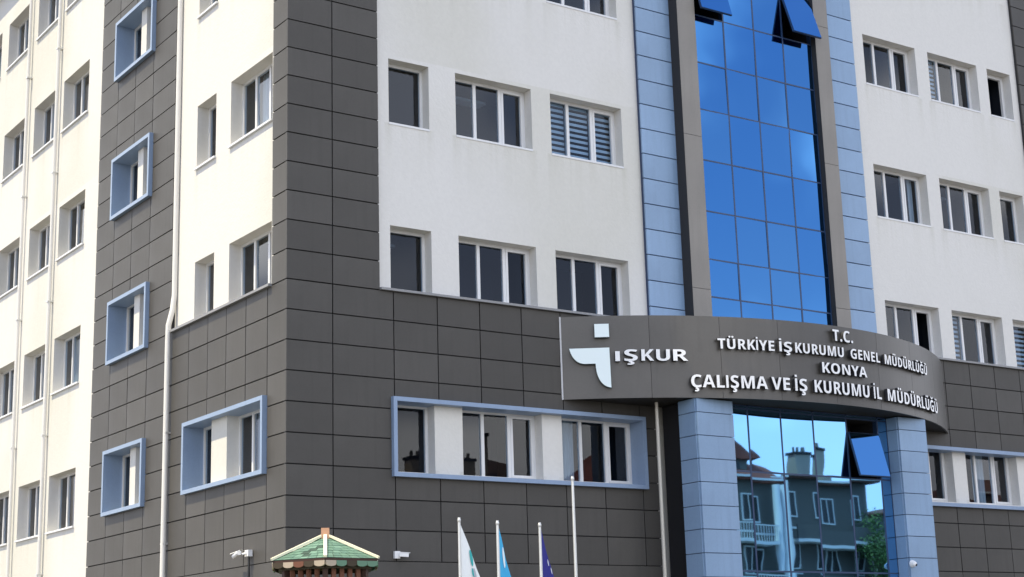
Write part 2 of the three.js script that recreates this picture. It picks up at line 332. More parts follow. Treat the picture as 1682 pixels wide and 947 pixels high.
// ---- downpipes
function pipe(pts, r, brackets) {
  const g = grp('downpipe', office); mesh('pipe', tube(pts, r, pts.length * 8), M.pipe, g);
  for (const [x, y, z] of brackets) boxMesh('bracket', x - 0.06, x + 0.09, y - 0.02, y + 0.02, z - r - 0.012, z + r + 0.012, M.steel, g);
}
const br = (x, z) => [4.5, 8.1, 11.7, 15.3, 18.9].map((y) => [x, y, z]);
pipe([[0.0, 0.3, -14.0], [0.0, 12, -14.02], [0, TOP, -14.02]], 0.055, br(0.0, -14.02));
pipe([[0.0, 0.3, -16.5], [0.0, 12, -16.6], [0, TOP, -16.66]], 0.05, br(0.0, -16.6));
pipe([[-0.085, 0.3, -5.66], [-0.085, 6, -5.64], [-0.085, 9.35, -5.63], [-0.07, 9.5, -5.62], [0.025, 9.85, -5.60], [0.035, 10.1, -5.60], [0.035, 16, -5.60], [0.035, TOP, -5.60]], 0.062, [[-0.06, 4.6, -5.66], [-0.06, 7.0, -5.64]]);

// ---- centre bay: blue pilasters, beige fins, curtain wall
const blueYs = []; for (let y = 22.36; y > 8.9; y -= 0.605) blueYs.push(y);
cladding('blue_pilaster', 'blue_panel', FRONT, [9.085, 10.11], blueYs, [], M.blue, { n1: 0.02, n0: -0.02, joint: M.blueJoint });
cladding('blue_pilaster', 'blue_panel', FRONT, [15.21, 16.42], blueYs, [], M.blue, { n1: 0.02, n0: -0.02, joint: M.blueJoint });
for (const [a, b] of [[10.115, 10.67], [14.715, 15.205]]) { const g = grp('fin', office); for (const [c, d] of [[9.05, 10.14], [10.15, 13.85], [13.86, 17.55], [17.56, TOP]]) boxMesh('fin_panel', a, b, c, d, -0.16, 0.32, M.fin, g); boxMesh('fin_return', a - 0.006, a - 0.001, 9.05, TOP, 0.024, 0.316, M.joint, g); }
function glazing(name, xs, ys, zg, skip, panes) {
  const g = grp(name, office);
  for (let i = 0; i + 1 < xs.length; i++) for (let j = 0; j + 1 < ys.length; j++) {
    if (skip.some(([a, b]) => a === i && b === j)) {
      const w = xs[i + 1] - xs[i], h = ys[j] - ys[j + 1];
      const v = mesh('reveal', merge([bx(0, w, 0, h, -0.9, -0.85), bx(0.001, 0.02, 0, h, -0.85, -0.03), bx(w - 0.02, w - 0.001, 0, h, -0.85, -0.03), bx(0.02, w - 0.02, 0, 0.02, -0.85, -0.03), bx(0.02, w - 0.02, h - 0.02, h, -0.85, -0.03)]), M.dark, g);
      v.position.set(xs[i], ys[j + 1], zg); continue;
    }
    const p = boxMesh('pane', xs[i] + 0.012, xs[i + 1] - 0.012, ys[j + 1] + 0.012, ys[j] - 0.012, zg - 0.03, zg, (panes ?? M.mirror)[Math.floor(rnd() * 3)], g);
    p.rotation.x = rr(-1, 1) * (panes ? 0.003 : 0.008); p.rotation.y = rr(-1, 1) * (panes ? 0.003 : 0.01);
  }
  for (const x of xs) boxMesh('mullion', x - 0.022, x + 0.022, ys[ys.length - 1], ys[0], zg - 0.12, zg + 0.006, M.mullion, g);
  for (const y of ys.slice(0, -1)) for (let i = 0; i + 1 < xs.length; i++) boxMesh('transom', xs[i] + 0.0222, xs[i + 1] - 0.0222, y - 0.018, y + 0.018, zg - 0.12, zg + 0.004, M.mullion, g);
  return g;
}
{
  const GZ = 0.16, xs = [10.68, 11.72, 12.725, 13.705, 14.705], ys = [TOP, 21.78, 20.61, 19.42, 18.23, 17.04, 15.82, 14.63, 13.36, 12.1, 10.93, 10.03, 8.9];
  const g = glazing('curtain_wall', xs, ys, GZ, [[0, 4], [3, 4]]);
  boxMesh('backing', 10.3, 14.95, 8.9, TOP - 0.01, -1.2, -1.0, M.dark, g);
  // top-hung vents: a flat sheet of coated glass in a dark frame, swung out at the foot
  for (const [a, b, th] of [[10.72, 11.71, 0.26], [13.72, 14.69, 0.30]]) {
    const len = 1.19, w = b - a;
    const s = mesh('open_sash', merge([bx(0, w, -len, 0, -0.05, -0.006)]), M.mullion, g); s.position.set(a, 18.23, GZ + 0.06); s.rotation.x = -th;
    const p = mesh('open_pane', bx(0.012, w - 0.012, -len + 0.012, -0.012, -0.005, 0.004), M.mirror[0], g); p.position.copy(s.position); p.rotation.copy(s.rotation);
  }
}
// ---- entrance: blue columns and mirrored glazing under the canopy
const EZ = 1.1;
{
  const xs = [9.9, 10.83, 11.83, 12.84, 13.92, 14.96, 15.28], ys = [7.33, 7.26, 5.86, 3.69, 2.3, 0.12];
  const g = glazing('entrance_glazing', xs, ys, EZ, [[4, 1]], M.mirrorLow);
  boxMesh('backing', 9.4, 15.9, 0.12, 7.3, 0.02, 0.12, M.dark, g);
  const s = mesh('open_sash', bx(0, 1.0, -1.07, 0, -0.045, -0.006), M.mullion, g); s.position.set(13.94, 6.93, EZ + 0.05); s.rotation.x = -0.25;
  const p = mesh('open_pane', bx(0.012, 0.988, -1.058, -0.012, -0.005, 0.004), M.mirrorLow[1], g); p.position.copy(s.position); p.rotation.copy(s.rotation);
  // glazed return on the flank
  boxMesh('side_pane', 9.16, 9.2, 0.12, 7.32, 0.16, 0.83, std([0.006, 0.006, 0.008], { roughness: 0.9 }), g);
  for (const [x0, x1] of [[9.02, 10.08], [15.28, 16.25]]) {
    const c = grp('entrance_column', office), yb = []; for (let y = 7.325, k = 0; y > 0.2; y = 7.03 - 0.5 * k++, yb.push(y));
    boxMesh('core', x0 + 0.05, x1 - 0.05, 0.12, 7.325, 0.9, 1.40, M.blueJoint, c);
    const yy = [7.325, ...yb.filter((y) => y < 7.3 && y > 0.3)];
    for (let j = 0; j + 1 < yy.length; j++) {
      const a = yy[j + 1] + 0.008, b = yy[j] - (j ? 0.008 : 0), m = M.blue[Math.floor(rnd() * 4)];
      boxMesh('blue_panel', x0 + 0.03, x1, a, b, 1.41, 1.45, m, c);
      boxMesh('blue_panel', x0, x0 + 0.04, a, b, 0.87, 1.404, m, c);
      boxMesh('blue_panel', x1 - 0.04, x1, a, b, 0.87, 1.404, m, c);
    }
  }
}
// ---- curved canopy with lettering
const AX = 12.65, CR = 9.73, CZ = 2.15 - CR, CT = 9.137, CB = 7.332, HALF = Math.asin(6.1 / CR);
const canopy = grp('canopy', office);
{
  const sector = (a0, a1, r0, r1, y0, y1) => {      // angle from +z towards +x
    const sh = new THREE.Shape(), P = (a, r) => new THREE.Vector2(r * Math.sin(a), -r * Math.cos(a)), n = 10, pts = [];
    for (let i = 0; i <= n; i++) pts.push(P(a0 + (a1 - a0) * i / n, r1));
    for (let i = n; i >= 0; i--) pts.push(P(a0 + (a1 - a0) * i / n, r0));
    sh.setFromPoints(pts);
    return new THREE.ExtrudeGeometry(sh, { depth: y1 - y0, bevelEnabled: false }).rotateX(-Math.PI / 2).translate(AX, y0, CZ);
  };
  const seams = [-HALF * CR, -4.67, -3.07, -1.62, -0.04, 1.5, 3.07, 4.75, HALF * CR];
  for (let i = 0; i + 1 < seams.length; i++) mesh('fascia_panel', sector(seams[i] / CR + 0.0004, seams[i + 1] / CR - 0.0004, CR - 0.04, CR, CB, CT), M.fascia[[1, 0, 1, 0, 2, 0, 2, 0][i]], canopy);
  const seg = (r, y0, y1) => { const sh = new THREE.Shape(), pts = [], h = Math.acos((0.005 - CZ) / r) ; for (let i = 0; i <= 40; i++) { const a = -h + 2 * h * i / 40; pts.push(new THREE.Vector2(r * Math.sin(a), -r * Math.cos(a))); } sh.setFromPoints(pts); return new THREE.ExtrudeGeometry(sh, { depth: y1 - y0, bevelEnabled: false }).rotateX(-Math.PI / 2).translate(AX, y0, CZ); };
  mesh('soffit', seg(CR - 0.045, CB + 0.02, CB + 0.06), satin([0.04, 0.038, 0.036], { map: panelTex[2] }), canopy);
  mesh('canopy_roof', seg(CR - 0.045, CT - 0.12, CT - 0.06), M.roof, canopy);
  const tr = boxMesh('edge_trim', -0.018, 0.018, CB - 0.004, CT + 0.002, -0.03, 0.02, M.trim, canopy); tr.position.set(AX + (CR + 0.006) * Math.sin(-HALF), (CB + CT) / 2, CZ + (CR + 0.006) * Math.cos(HALF)); tr.rotation.y = -HALF;

  const font = await new FontLoader().loadAsync('fonts/droid/droid_sans_bold.typeface.json');
  const capOf = (() => { const g = new TextGeometry('H', { font, size: 1, depth: 0.01, curveSegments: 2 }); g.computeBoundingBox(); return g.boundingBox.max.y; })();
  const letters = new Map();
  function put(text, s0, s1, y, cap, depth = 0.07) {
    const size = cap / capOf, item = [];
    let pen = 0, first = 0, lastEnd = 0;
    for (const ch of text) {
      const k = ch + size.toFixed(3);
      if (!letters.has(k)) { const bev = { depth, curveSegments: 5, bevelEnabled: true, bevelThickness: 0.006, bevelSize: 0.002, bevelSegments: 1 };
        const bar = (y0, y1) => { const q = new THREE.Shape(); q.moveTo(0.07 * cap, y0); q.lineTo(0.24 * cap, y0); q.lineTo(0.24 * cap, y1); q.lineTo(0.07 * cap, y1); return q; };
        const g = ch === 'I' || ch === 'İ' ? new THREE.ExtrudeGeometry(ch === 'I' ? [bar(0, cap)] : [bar(0, cap), bar(cap * 1.13, cap * 1.3)], bev) : new TextGeometry(ch, { font, size, ...bev });
        g.computeBoundingBox(); letters.set(k, g); }
      const g = letters.get(k), ha = ch === 'I' || ch === 'İ' ? 0.34 * cap : font.data.glyphs[ch].ha / font.data.resolution * size;
      if (!item.length) first = pen + g.boundingBox.min.x; lastEnd = pen + g.boundingBox.max.x;
      item.push([g, pen]); pen += ha;
    }
    const sx = (s1 - s0) / (lastEnd - first);
    for (const [g, p] of item) {
      const mid = (g.boundingBox.min.x + g.boundingBox.max.x) / 2, a = (s0 + (p + mid - first) * sx) / CR;
      const m = mesh('letter', g, M.letter, canopy), ox = mid * sx;
      m.scale.x = sx; m.rotation.y = a;
      m.position.set(AX + (CR + 0.035) * Math.sin(a) - ox * Math.cos(a), y, CZ + (CR + 0.035) * Math.cos(a) + ox * Math.sin(a));
    }
  }
  put('T.C.', -0.15, 0.50, 8.76, 0.26);
  put('TÜRKİYE', -3.18, -1.80, 8.40, 0.225); put('İŞ', -1.68, -1.34, 8.40, 0.225); put('KURUMU', -1.26, 0.16, 8.40, 0.225); put('GENEL', 0.38, 1.43, 8.40, 0.225); put('MÜDÜRLÜĞÜ', 1.62, 3.80, 8.40, 0.225);
  put('KONYA', -0.54, 0.90, 8.0, 0.235);
  put('ÇALIŞMA', -3.83, -2.03, 7.54, 0.275); put('VE', -1.94, -1.46, 7.54, 0.275); put('İŞ', -1.33, -1.0, 7.54, 0.275); put('KURUMU', -0.80, 0.93, 7.54, 0.275); put('İL', 1.09, 1.38, 7.54, 0.275); put('MÜDÜRLÜĞÜ', 1.62, 4.40, 7.54, 0.275);
  put('I', -5.45, -5.34, 8.115, 0.215); put('Ş', -5.26, -4.96, 8.115, 0.25); put('K', -4.89, -4.61, 8.115, 0.25); put('U', -4.57, -4.26, 8.115, 0.25); put('R', -4.20, -3.86, 8.115, 0.25);
  // emblem: a square dot over a winged hook
  const emb = (sh, s, y) => { const g = new THREE.ExtrudeGeometry(sh, { depth: 0.07, bevelEnabled: true, bevelThickness: 0.006, bevelSize: 0.005, bevelSegments: 1, curveSegments: 12 }), m = mesh('emblem', g, M.logo, canopy), a = s / CR; m.rotation.y = a; m.position.set(AX + (CR + 0.045) * Math.sin(a), y, CZ + (CR + 0.045) * Math.cos(a)); };
  const dot = new THREE.Shape(); dot.moveTo(-0.155, -0.145); dot.lineTo(0.155, -0.145); dot.lineTo(0.155, 0.145); dot.lineTo(-0.155, 0.145); emb(dot, -5.71, 8.79);
  const wing = new THREE.Shape(); wing.moveTo(-0.43, 0.43); wing.lineTo(0.43, 0.43); wing.lineTo(0.44, -0.44); wing.bezierCurveTo(0.26, -0.41, 0.13, -0.26, 0.125, 0.09); wing.lineTo(-0.10, 0.09); wing.bezierCurveTo(-0.28, 0.10, -0.38, 0.22, -0.43, 0.43); emb(wing, -5.99, 7.98);
}

// ------------------------------------------------------------------ things on and in front of the building
{ // security cameras
  const t = thing('security_camera', 'white bullet camera on the sunlit side wall with a black cable hanging below it', 'camera', [-0.02, 4.03, -1.45]); t.scale.set(0.78, 0.78, 0.78);
  boxMesh('mount', -0.12, 0, -0.02, 0.14, -0.1, 0.1, M.whitePlastic, t);
  mesh('arm', tube([[-0.1, 0.06, 0], [-0.16, 0.05, -0.02], [-0.2, 0.04, -0.06]], 0.028, 8, 8), M.whitePlastic, t);
  const b = mesh('body', merge([new THREE.CylinderGeometry(0.06, 0.065, 0.42, 16), new THREE.CylinderGeometry(0.045, 0.045, 0.03, 16).translate(0, -0.22, 0)]), M.whitePlastic, t); b.position.set(-0.24, 0.05, -0.3); b.rotation.set(1.43, 0, 0.15);
  const v = mesh('hood', new THREE.CylinderGeometry(0.078, 0.078, 0.44, 16, 1, true, -0.9, 1.8), M.whitePlastic, t); v.position.copy(b.position); v.rotation.copy(b.rotation); v.rotation.y = Math.PI;
  mesh('cable', tube([[-0.06, -0.02, 0.02], [-0.06, -0.3, 0.02], [-0.05, -0.55, 0.0], [-0.05, -0.75, -0.1], [-0.05, -1.6, -0.14], [-0.04, -4.9, -0.14]], 0.028, 30, 6, 0.5), M.black, t);
}
{
  const t = thing('security_camera', 'small white box camera on the shaded grey front wall, beside the gazebo roof', 'camera', [2.38, 3.98, 0.0]); t.scale.setScalar(0.82);
  boxMesh('mount', -0.07, 0.07, -0.09, 0.08, 0.004, 0.08, M.whitePlastic, t);
  const b = mesh('body', merge([bx(-0.1, 0.12, -0.045, 0.045, -0.045, 0.045), bx(-0.1, 0.15, 0.0455, 0.06, -0.055, 0.055)]), M.whitePlastic, t); b.position.set(0.13, -0.01, 0.14); b.rotation.y = -0.5; b.rotation.z = -0.08;
  const l = mesh('lens', new THREE.CylinderGeometry(0.038, 0.038, 0.04, 14).rotateZ(Math.PI / 2), M.black, t); l.position.set(0.24, -0.02, 0.2); l.rotation.y = -0.5;
}
{
  const t = thing('security_camera', 'white dome camera with a dark lens on the blue entrance column', 'camera', [15.36, 3.89, 1.45]); t.scale.setScalar(0.72);
  mesh('mount', new THREE.CylinderGeometry(0.11, 0.12, 0.06, 20).rotateX(Math.PI / 2).translate(0, 0, 0.034), M.whitePlastic, t);
  mesh('dome', new THREE.SphereGeometry(0.095, 20, 14).translate(0, -0.01, 0.09), M.whitePlastic, t);
  mesh('lens', new THREE.SphereGeometry(0.045, 14, 10).translate(0.02, -0.04, 0.155), M.black, t);
}
{ // flagpoles and flags
  const P = (x, z, h) => [x, z, h];
  const poles = [[2.25, 2.5, 4.47, 'slim pale flagpole carrying the white flag'], [3.09, 2.5, 4.44, 'slim pale flagpole carrying the light blue flag'], [4.05, 2.5, 4.43, 'slim pale flagpole carrying the navy flag'], [4.86, 2.5, 5.34, 'bare pale flagpole, taller than the three with flags']];
  for (const [x, z, h, label] of poles) {
    const t = thing('flagpole', label, 'flagpole', [x, 0, z], 'flagpoles in front of the grey wall');
    mesh('pole', new THREE.CylinderGeometry(0.026, 0.042, h - 0.13, 14).translate(0, (h - 0.13) / 2 + 0.12, 0), M.steel, t);
    mesh('finial', new THREE.LatheGeometry([[0.001, 0.085], [0.02, 0.08], [0.034, 0.055], [0.034, 0.03], [0.026, 0]].map((p) => new THREE.Vector2(...p)), 14).translate(0, h - 0.1, 0), M.steel, t);
    mesh('base_plate', new THREE.CylinderGeometry(0.14, 0.14, 0.03, 14).translate(0, 0.135, 0), M.steel, t);
  }
  const flag = (x, z, top, label, mat, phase, spread, emb) => {
    const nu = 30, nv = 20, g = new THREE.PlaneGeometry(1, 1, nu, nv), p = g.attributes.position, pt = (u, v) => {
      const len = 1.75, fold = Math.sin(u * 9 + phase + v * 1.2) * 0.055 * Math.min(1, u * 3) * (0.4 + 0.6 * v);
      return [0.03 + u * len * spread + 0.03 * Math.sin(u * 14 + phase) * u * v, top - 0.14 - v * 1.05 - u * len * 0.93 * (1 - 0.25 * v), fold + 0.02 * u];
    };
    for (let j = 0, k = 0; j <= nv; j++) for (let i = 0; i <= nu; i++, k++) p.setXYZ(k, ...pt(i / nu, j / nv));
    g.computeVertexNormals();
    const t = thing('flag', label, 'flag', [x, 0, z]); mesh('cloth', g, mat, t);
    for (const [u0, v0, r, m] of emb) {            // printed emblem, laid on the cloth
      const q = new THREE.CircleGeometry(1, 10), a = q.attributes.position;
      for (let i = 0; i < a.count; i++) { const w = pt(u0 + a.getX(i) * r, v0 + a.getY(i) * r * 1.6); a.setXYZ(i, w[0], w[1], w[2] + 0.012); }
      q.computeVertexNormals(); mesh('emblem', q, m, t);
    }
  };
  const cloth = (c) => std(c, { roughness: 0.85, side: THREE.DoubleSide });
  const teal = cloth([0.05, 0.42, 0.42]), grey = cloth([0.45, 0.47, 0.52]), pale = cloth([0.75, 0.88, 0.9]), star = cloth([0.6, 0.62, 0.7]);
  flag(2.25, 2.5, 4.47, 'white flag with a teal emblem drooping from its pole', cloth([0.85, 0.87, 0.86]), 0.3, 0.40, [[0.30, 0.12, 0.07, teal], [0.42, 0.22, 0.05, grey], [0.36, 0.30, 0.04, teal]]);
  flag(3.09, 2.5, 4.44, 'light blue flag drooping between the white and the navy flag', cloth([0.06, 0.42, 0.72]), 1.7, 0.24, [[0.22, 0.2, 0.09, pale]]);
  flag(4.05, 2.5, 4.43, 'navy flag with a pale star drooping beside the bare pole', cloth([0.03, 0.03, 0.22]), 3.1, 0.25, [[0.30, 0.14, 0.03, star], [0.42, 0.1, 0.03, star]]);
}
{
  const t = thing('entrance_pole', 'thin pale pole rising to the shaded underside of the entrance canopy', 'pole', [8.62, 0, 0.62]);
  mesh('pole', new THREE.CylinderGeometry(0.035, 0.04, 7.2, 14).translate(0, 3.73, 0), std([0.55, 0.52, 0.45], { roughness: 0.5 }), t);
  mesh('foot', new THREE.CylinderGeometry(0.12, 0.12, 0.02, 14).translate(0, 0.132, 0), M.steel, t);
}
{ // gazebo with a small raised roof
  const t = thing('gazebo', 'hexagonal wooden gazebo with green shingled roof and cream ridge boards', 'gazebo', [-3.42, 0, 8.0]);
  const wood = std([0.045, 0.018, 0.011], { roughness: 0.7 }), pine = std([0.55, 0.30, 0.18], { roughness: 0.7 }), cream = std([0.78, 0.74, 0.55], { roughness: 0.6 });
  const greens = [[0.16, 0.30, 0.21], [0.19, 0.34, 0.25], [0.14, 0.27, 0.2], [0.05, 0.10, 0.07]].map((c) => std(c, { roughness: 0.9, map: groundMap }));
  const val = [std([0.12, 0.22, 0.15]), std([0.36, 0.26, 0.10]), std([0.42, 0.34, 0.26]), std([0.16, 0.06, 0.035]), std([0.05, 0.035, 0.02])];
  const face = Math.atan2(-13.75 + 3.42, 27.43 - 8.0);   // one ridge looks at the camera's side of the square
  const V = (k, r, y) => { const a = face + k * Math.PI / 3; return new THREE.Vector3(r * Math.sin(a), y, r * Math.cos(a)); };
  const roofs = [[0.79, 0.03, 3.17, 3.49, 8], [2.3, 0.62, 2.05, 2.72, 8]];
  roofs.forEach(([R0, R1, y0, y1, nrow], q) => {
    for (let k = 0; k < 6; k++) {
      const A = V(k, R0, y0), B = V(k + 1, R0, y0), C = V(k + 1, R1, y1), D = V(k, R1, y1);
      const deck = new THREE.BufferGeometry(), pos = []; const dn = new THREE.Vector3(0, -0.03, 0);
      for (const tri of [[A, B, C], [A, C, D], [B.clone().add(dn), A.clone().add(dn), D.clone().add(dn)], [B.clone().add(dn), D.clone().add(dn), C.clone().add(dn)], [A, A.clone().add(dn), B.clone().add(dn)], [A, B.clone().add(dn), B]]) for (const v of tri) pos.push(v.x, v.y, v.z);
      deck.setAttribute('position', new THREE.Float32BufferAttribute(pos, 3)); deck.setAttribute('uv', new THREE.Float32BufferAttribute(new Float32Array(pos.length / 3 * 2), 2)); deck.computeVertexNormals();
      mesh('roof_deck', deck, wood, t);
      const shown = q === 0 && (k === 0 || k === 5), N = new THREE.Vector3().crossVectors(B.clone().sub(A), D.clone().sub(A)).normalize(), joined = [];
      for (let r = 0; r < nrow; r++) {
        const f0 = r / nrow - (r ? 0.03 : 0), f1 = (r + 1) / nrow, L0 = A.clone().lerp(D, f0), R_0 = B.clone().lerp(C, f0), L1 = A.clone().lerp(D, f1), R_1 = B.clone().lerp(C, f1);
        const n = Math.max(1, Math.round(L0.distanceTo(R_0) / (q ? 0.3 : 0.13)));
        for (let i = 0; i < n; i++) {
          const a = (i + 0.03) / n, b = (i + 0.97) / n, up = 0.008 + rr(0, 0.004);
          const p0 = L0.clone().lerp(R_0, a).addScaledVector(N, up), p1 = L0.clone().lerp(R_0, b).addScaledVector(N, up), p2 = L1.clone().lerp(R_1, b).addScaledVector(N, 0.004), p3 = L1.clone().lerp(R_1, a).addScaledVector(N, 0.004);
          const d = (v) => v.clone().addScaledVector(N, -0.007), tri = [[p0, p1, p2], [p0, p2, p3], [p0, d(p0), d(p1)], [p0, d(p1), p1], [p1, d(p1), p2], [p3, d(p0), p0]], ps = [], uvs = [];
          for (const tr of tri) for (const v of tr) { ps.push(v.x, v.y, v.z); uvs.push(v.x + v.z, v.y * 2); }
          const g = new THREE.BufferGeometry(); g.setAttribute('position', new THREE.Float32BufferAttribute(ps, 3)); g.setAttribute('uv', new THREE.Float32BufferAttribute(uvs, 2)); g.computeVertexNormals();
          if (shown) mesh('shingle', g, greens[rnd() < 0.10 ? 3 : Math.floor(rnd() * 3)], t); else joined.push(g);
        }
      }
      if (joined.length) { const m = mesh('shingles', mergeGeometries(joined), greens[0], t); m.userData.kind = 'stuff'; }
      const e0 = V(k, R0 + 0.02, y0 + 0.0), e1 = V(k, Math.max(R1, 0.05), y1 + 0.012), len = e0.distanceTo(e1);
      const ridge = mesh('ridge_board', boxGeo(q ? 0.09 : 0.045, 0.03, len), cream, t); ridge.position.copy(e0).lerp(e1, 0.5); ridge.position.y += 0.018; ridge.lookAt(t.position.clone().add(e1).add(new THREE.Vector3(0, 0.018, 0)));
      // scalloped valance under the eave
      const nS = q ? 9 : 5;
      for (let i = 0; i < nS; i++) {
        const a = A.clone().lerp(B, (i + 0.02) / nS), b = A.clone().lerp(B, (i + 0.98) / nS), w = a.distanceTo(b), sh = new THREE.Shape();
        sh.moveTo(-w / 2, 0); sh.lineTo(w / 2, 0); sh.lineTo(w / 2, -0.045); sh.absellipse(0, -0.045, w / 2, 0.03, 0, -Math.PI, true); sh.lineTo(-w / 2, 0);
        const m = mesh('valance_board', new THREE.ExtrudeGeometry(sh, { depth: 0.02, bevelEnabled: false, curveSegments: 8 }), val[[0, 2, 0, 3, 1, 4][(i * 2 + k + Math.floor(rnd() * 2)) % 6]], t);
        m.position.copy(a).lerp(b, 0.5); m.position.y -= 0.03; m.rotation.y = Math.atan2(b.x - a.x, b.z - a.z) - Math.PI / 2; m.position.multiply(new THREE.Vector3(0.985, 1, 0.985));
      }
      const post = mesh('post', boxGeo(q ? 0.12 : 0.07, q ? 2.0 : 0.6, q ? 0.12 : 0.07), wood, t), pp = V(k, q ? 2.0 : 0.6, 0); post.position.set(pp.x, q ? 1.12 : 2.88, pp.z); post.rotation.y = face + k * Math.PI / 3;
      if (!q) { const beam = mesh('beam', boxGeo(0.05, 0.05, A.distanceTo(B) * 0.86), val[4], t); beam.position.copy(V(k, 0.68, 0)).lerp(V(k + 1, 0.68, 0), 0.5); beam.position.y = 3.07; beam.rotation.y = Math.atan2(B.x - A.x, B.z - A.z);
        for (let i = 0; i < 4; i++) { const s = boxMesh('slat', -0.03, 0.03, 2.74, 3.05, -0.012, 0.012, val[3], t); s.position.copy(V(k, 0.62, 0)).lerp(V(k + 1, 0.62, 0), (i + 1) / 5); s.position.y = 2.9; } }
    }
  });
  mesh('finial', bx(-0.055, 0.055, 3.45, 3.62, -0.055, 0.055).rotateY(face), pine, t);
}

// ------------------------------------------------------------------ street opposite, seen only as reflections
function house(name, label, x0, x1, z0, z1, eave, rise, o) {
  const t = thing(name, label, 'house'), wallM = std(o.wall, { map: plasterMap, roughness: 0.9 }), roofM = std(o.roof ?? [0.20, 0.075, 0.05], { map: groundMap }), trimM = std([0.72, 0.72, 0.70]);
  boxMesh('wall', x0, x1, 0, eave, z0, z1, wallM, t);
  const cx = (x0 + x1) / 2, e = 0.6, hip = Math.min((x1 - x0) / 2, (z1 - z0) / 2) * 0.9, cz = (z0 + z1) / 2;
  const P = [[x0 - e, eave, z0 - e], [x1 + e, eave, z0 - e], [x1 + e, eave, z1 + e], [x0 - e, eave, z1 + e]], Q = (x1 - x0 > z1 - z0) ? [[x0 + hip, eave + rise, cz], [x1 - hip, eave + rise, cz]] : [[cx, eave + rise, z0 + hip], [cx, eave + rise, z1 - hip]];
  const T = (x1 - x0 > z1 - z0) ? [[P[0], Q[1], P[1]], [P[0], Q[0], Q[1]], [P[1], Q[1], P[2]], [P[2], Q[1], Q[0]], [P[2], Q[0], P[3]], [P[3], Q[0], P[0]]] : [[P[0], Q[0], P[1]], [P[1], Q[0], Q[1]], [P[1], Q[1], P[2]], [P[2], Q[1], P[3]], [P[3], Q[1], Q[0]], [P[3], Q[0], P[0]]];
  const pos = []; for (const tr of T) for (const v of tr) pos.push(...v);
  for (const tr of [[P[0], P[1], P[2]], [P[0], P[2], P[3]]]) for (const v of tr) pos.push(v[0], v[1] - 0.12, v[2]);
  for (let i = 0; i < 4; i++) { const a = P[i], b = P[(i + 1) % 4], lo = (v) => [v[0], v[1] - 0.12, v[2]]; for (const v of [a, b, lo(b), a, lo(b), lo(a)]) pos.push(...v); }
  const g = new THREE.BufferGeometry(); g.setAttribute('position', new THREE.Float32BufferAttribute(pos, 3)); g.setAttribute('uv', new THREE.Float32BufferAttribute(pos.flatMap((v, i) => (i % 3 === 2 ? [] : [v])), 2)); g.computeVertexNormals();
  const rf = mesh('roof', g, roofM, t);
  for (const [cxx, w, top] of o.chimneys ?? []) { boxMesh('chimney', cxx - w / 2, cxx + w / 2, eave - 0.6, top, z0 + 0.5, z0 + 1.3, std([0.34, 0.30, 0.24]), t); boxMesh('chimney_cap', cxx - w / 2 - 0.08, cxx + w / 2 + 0.08, top + 0.002, top + 0.16, z0 + 0.42, z0 + 1.38, M.dark, t); for (let i = 0; i < (w > 0.9 ? 3 : 2); i++) mesh('chimney_pot', new THREE.CylinderGeometry(0.09, 0.11, 0.34, 8).translate(cxx - w / 2 + w * (i + 0.5) / (w > 0.9 ? 3 : 2), top + 0.33, z0 + 0.9), wallM, t); }
  const n = Math.max(1, Math.floor((x1 - x0) / 2.6)), fl = Math.floor(eave / 3.1);
  for (let f = 0; f < fl; f++) for (let i = 0; i < n; i++) {
    const wx = x0 + (x1 - x0) * (i + 0.5) / n, wy = eave - 2.45 - f * 3.1, w = grp('window', t);
    boxMesh('pane', wx - 0.5, wx + 0.5, wy, wy + 1.45, z0 - 0.03, z0 - 0.004, M.black, w);
    mesh('frame', merge([bx(wx - 0.58, wx - 0.5, wy - 0.08, wy + 1.53, z0 - 0.07, z0 - 0.003), bx(wx + 0.5, wx + 0.58, wy - 0.08, wy + 1.53, z0 - 0.07, z0 - 0.003), bx(wx - 0.5, wx + 0.5, wy + 1.45, wy + 1.53, z0 - 0.07, z0 - 0.003), bx(wx - 0.5, wx + 0.5, wy - 0.08, wy, z0 - 0.07, z0 - 0.003), bx(wx - 0.03, wx + 0.03, wy, wy + 1.45, z0 - 0.07, z0 - 0.031)]), trimM, w);
  }
  for (const [bx0, bx1, by, curved] of o.balconies ?? []) {
    const b = grp('balcony', t), d = 1.3; boxMesh('slab', bx0, bx1, by - 0.18, by, z0 - d, z0 - 0.003, trimM, b);
    if (curved) { const bars = []; for (let x = bx0 + 0.05; x < bx1; x += 0.22) bars.push(bx(x - 0.02, x + 0.02, by + 0.002, by + 0.9, z0 - d + 0.05, z0 - d + 0.09)); bars.push(bx(bx0, bx1, by + 0.902, by + 0.97, z0 - d + 0.02, z0 - d + 0.12)); mesh('railing', merge(bars), trimM, b); }
    else boxMesh('parapet', bx0, bx1, by + 0.002, by + 0.85, z0 - d, z0 - d + 0.1, wallM, b);
  }
  for (let f = 1; f < fl; f++) boxMesh('string_course', x0 - 0.05, x1 + 0.05, eave - f * 3.1 - 0.12, eave - f * 3.1, z0 - 0.09, z0 - 0.0035, trimM, t);
  boxMesh('gutter', x0 - e, x1 + e, eave - 0.02, eave + 0.1, z0 - e - 0.14, z0 - e - 0.004, trimM, t);
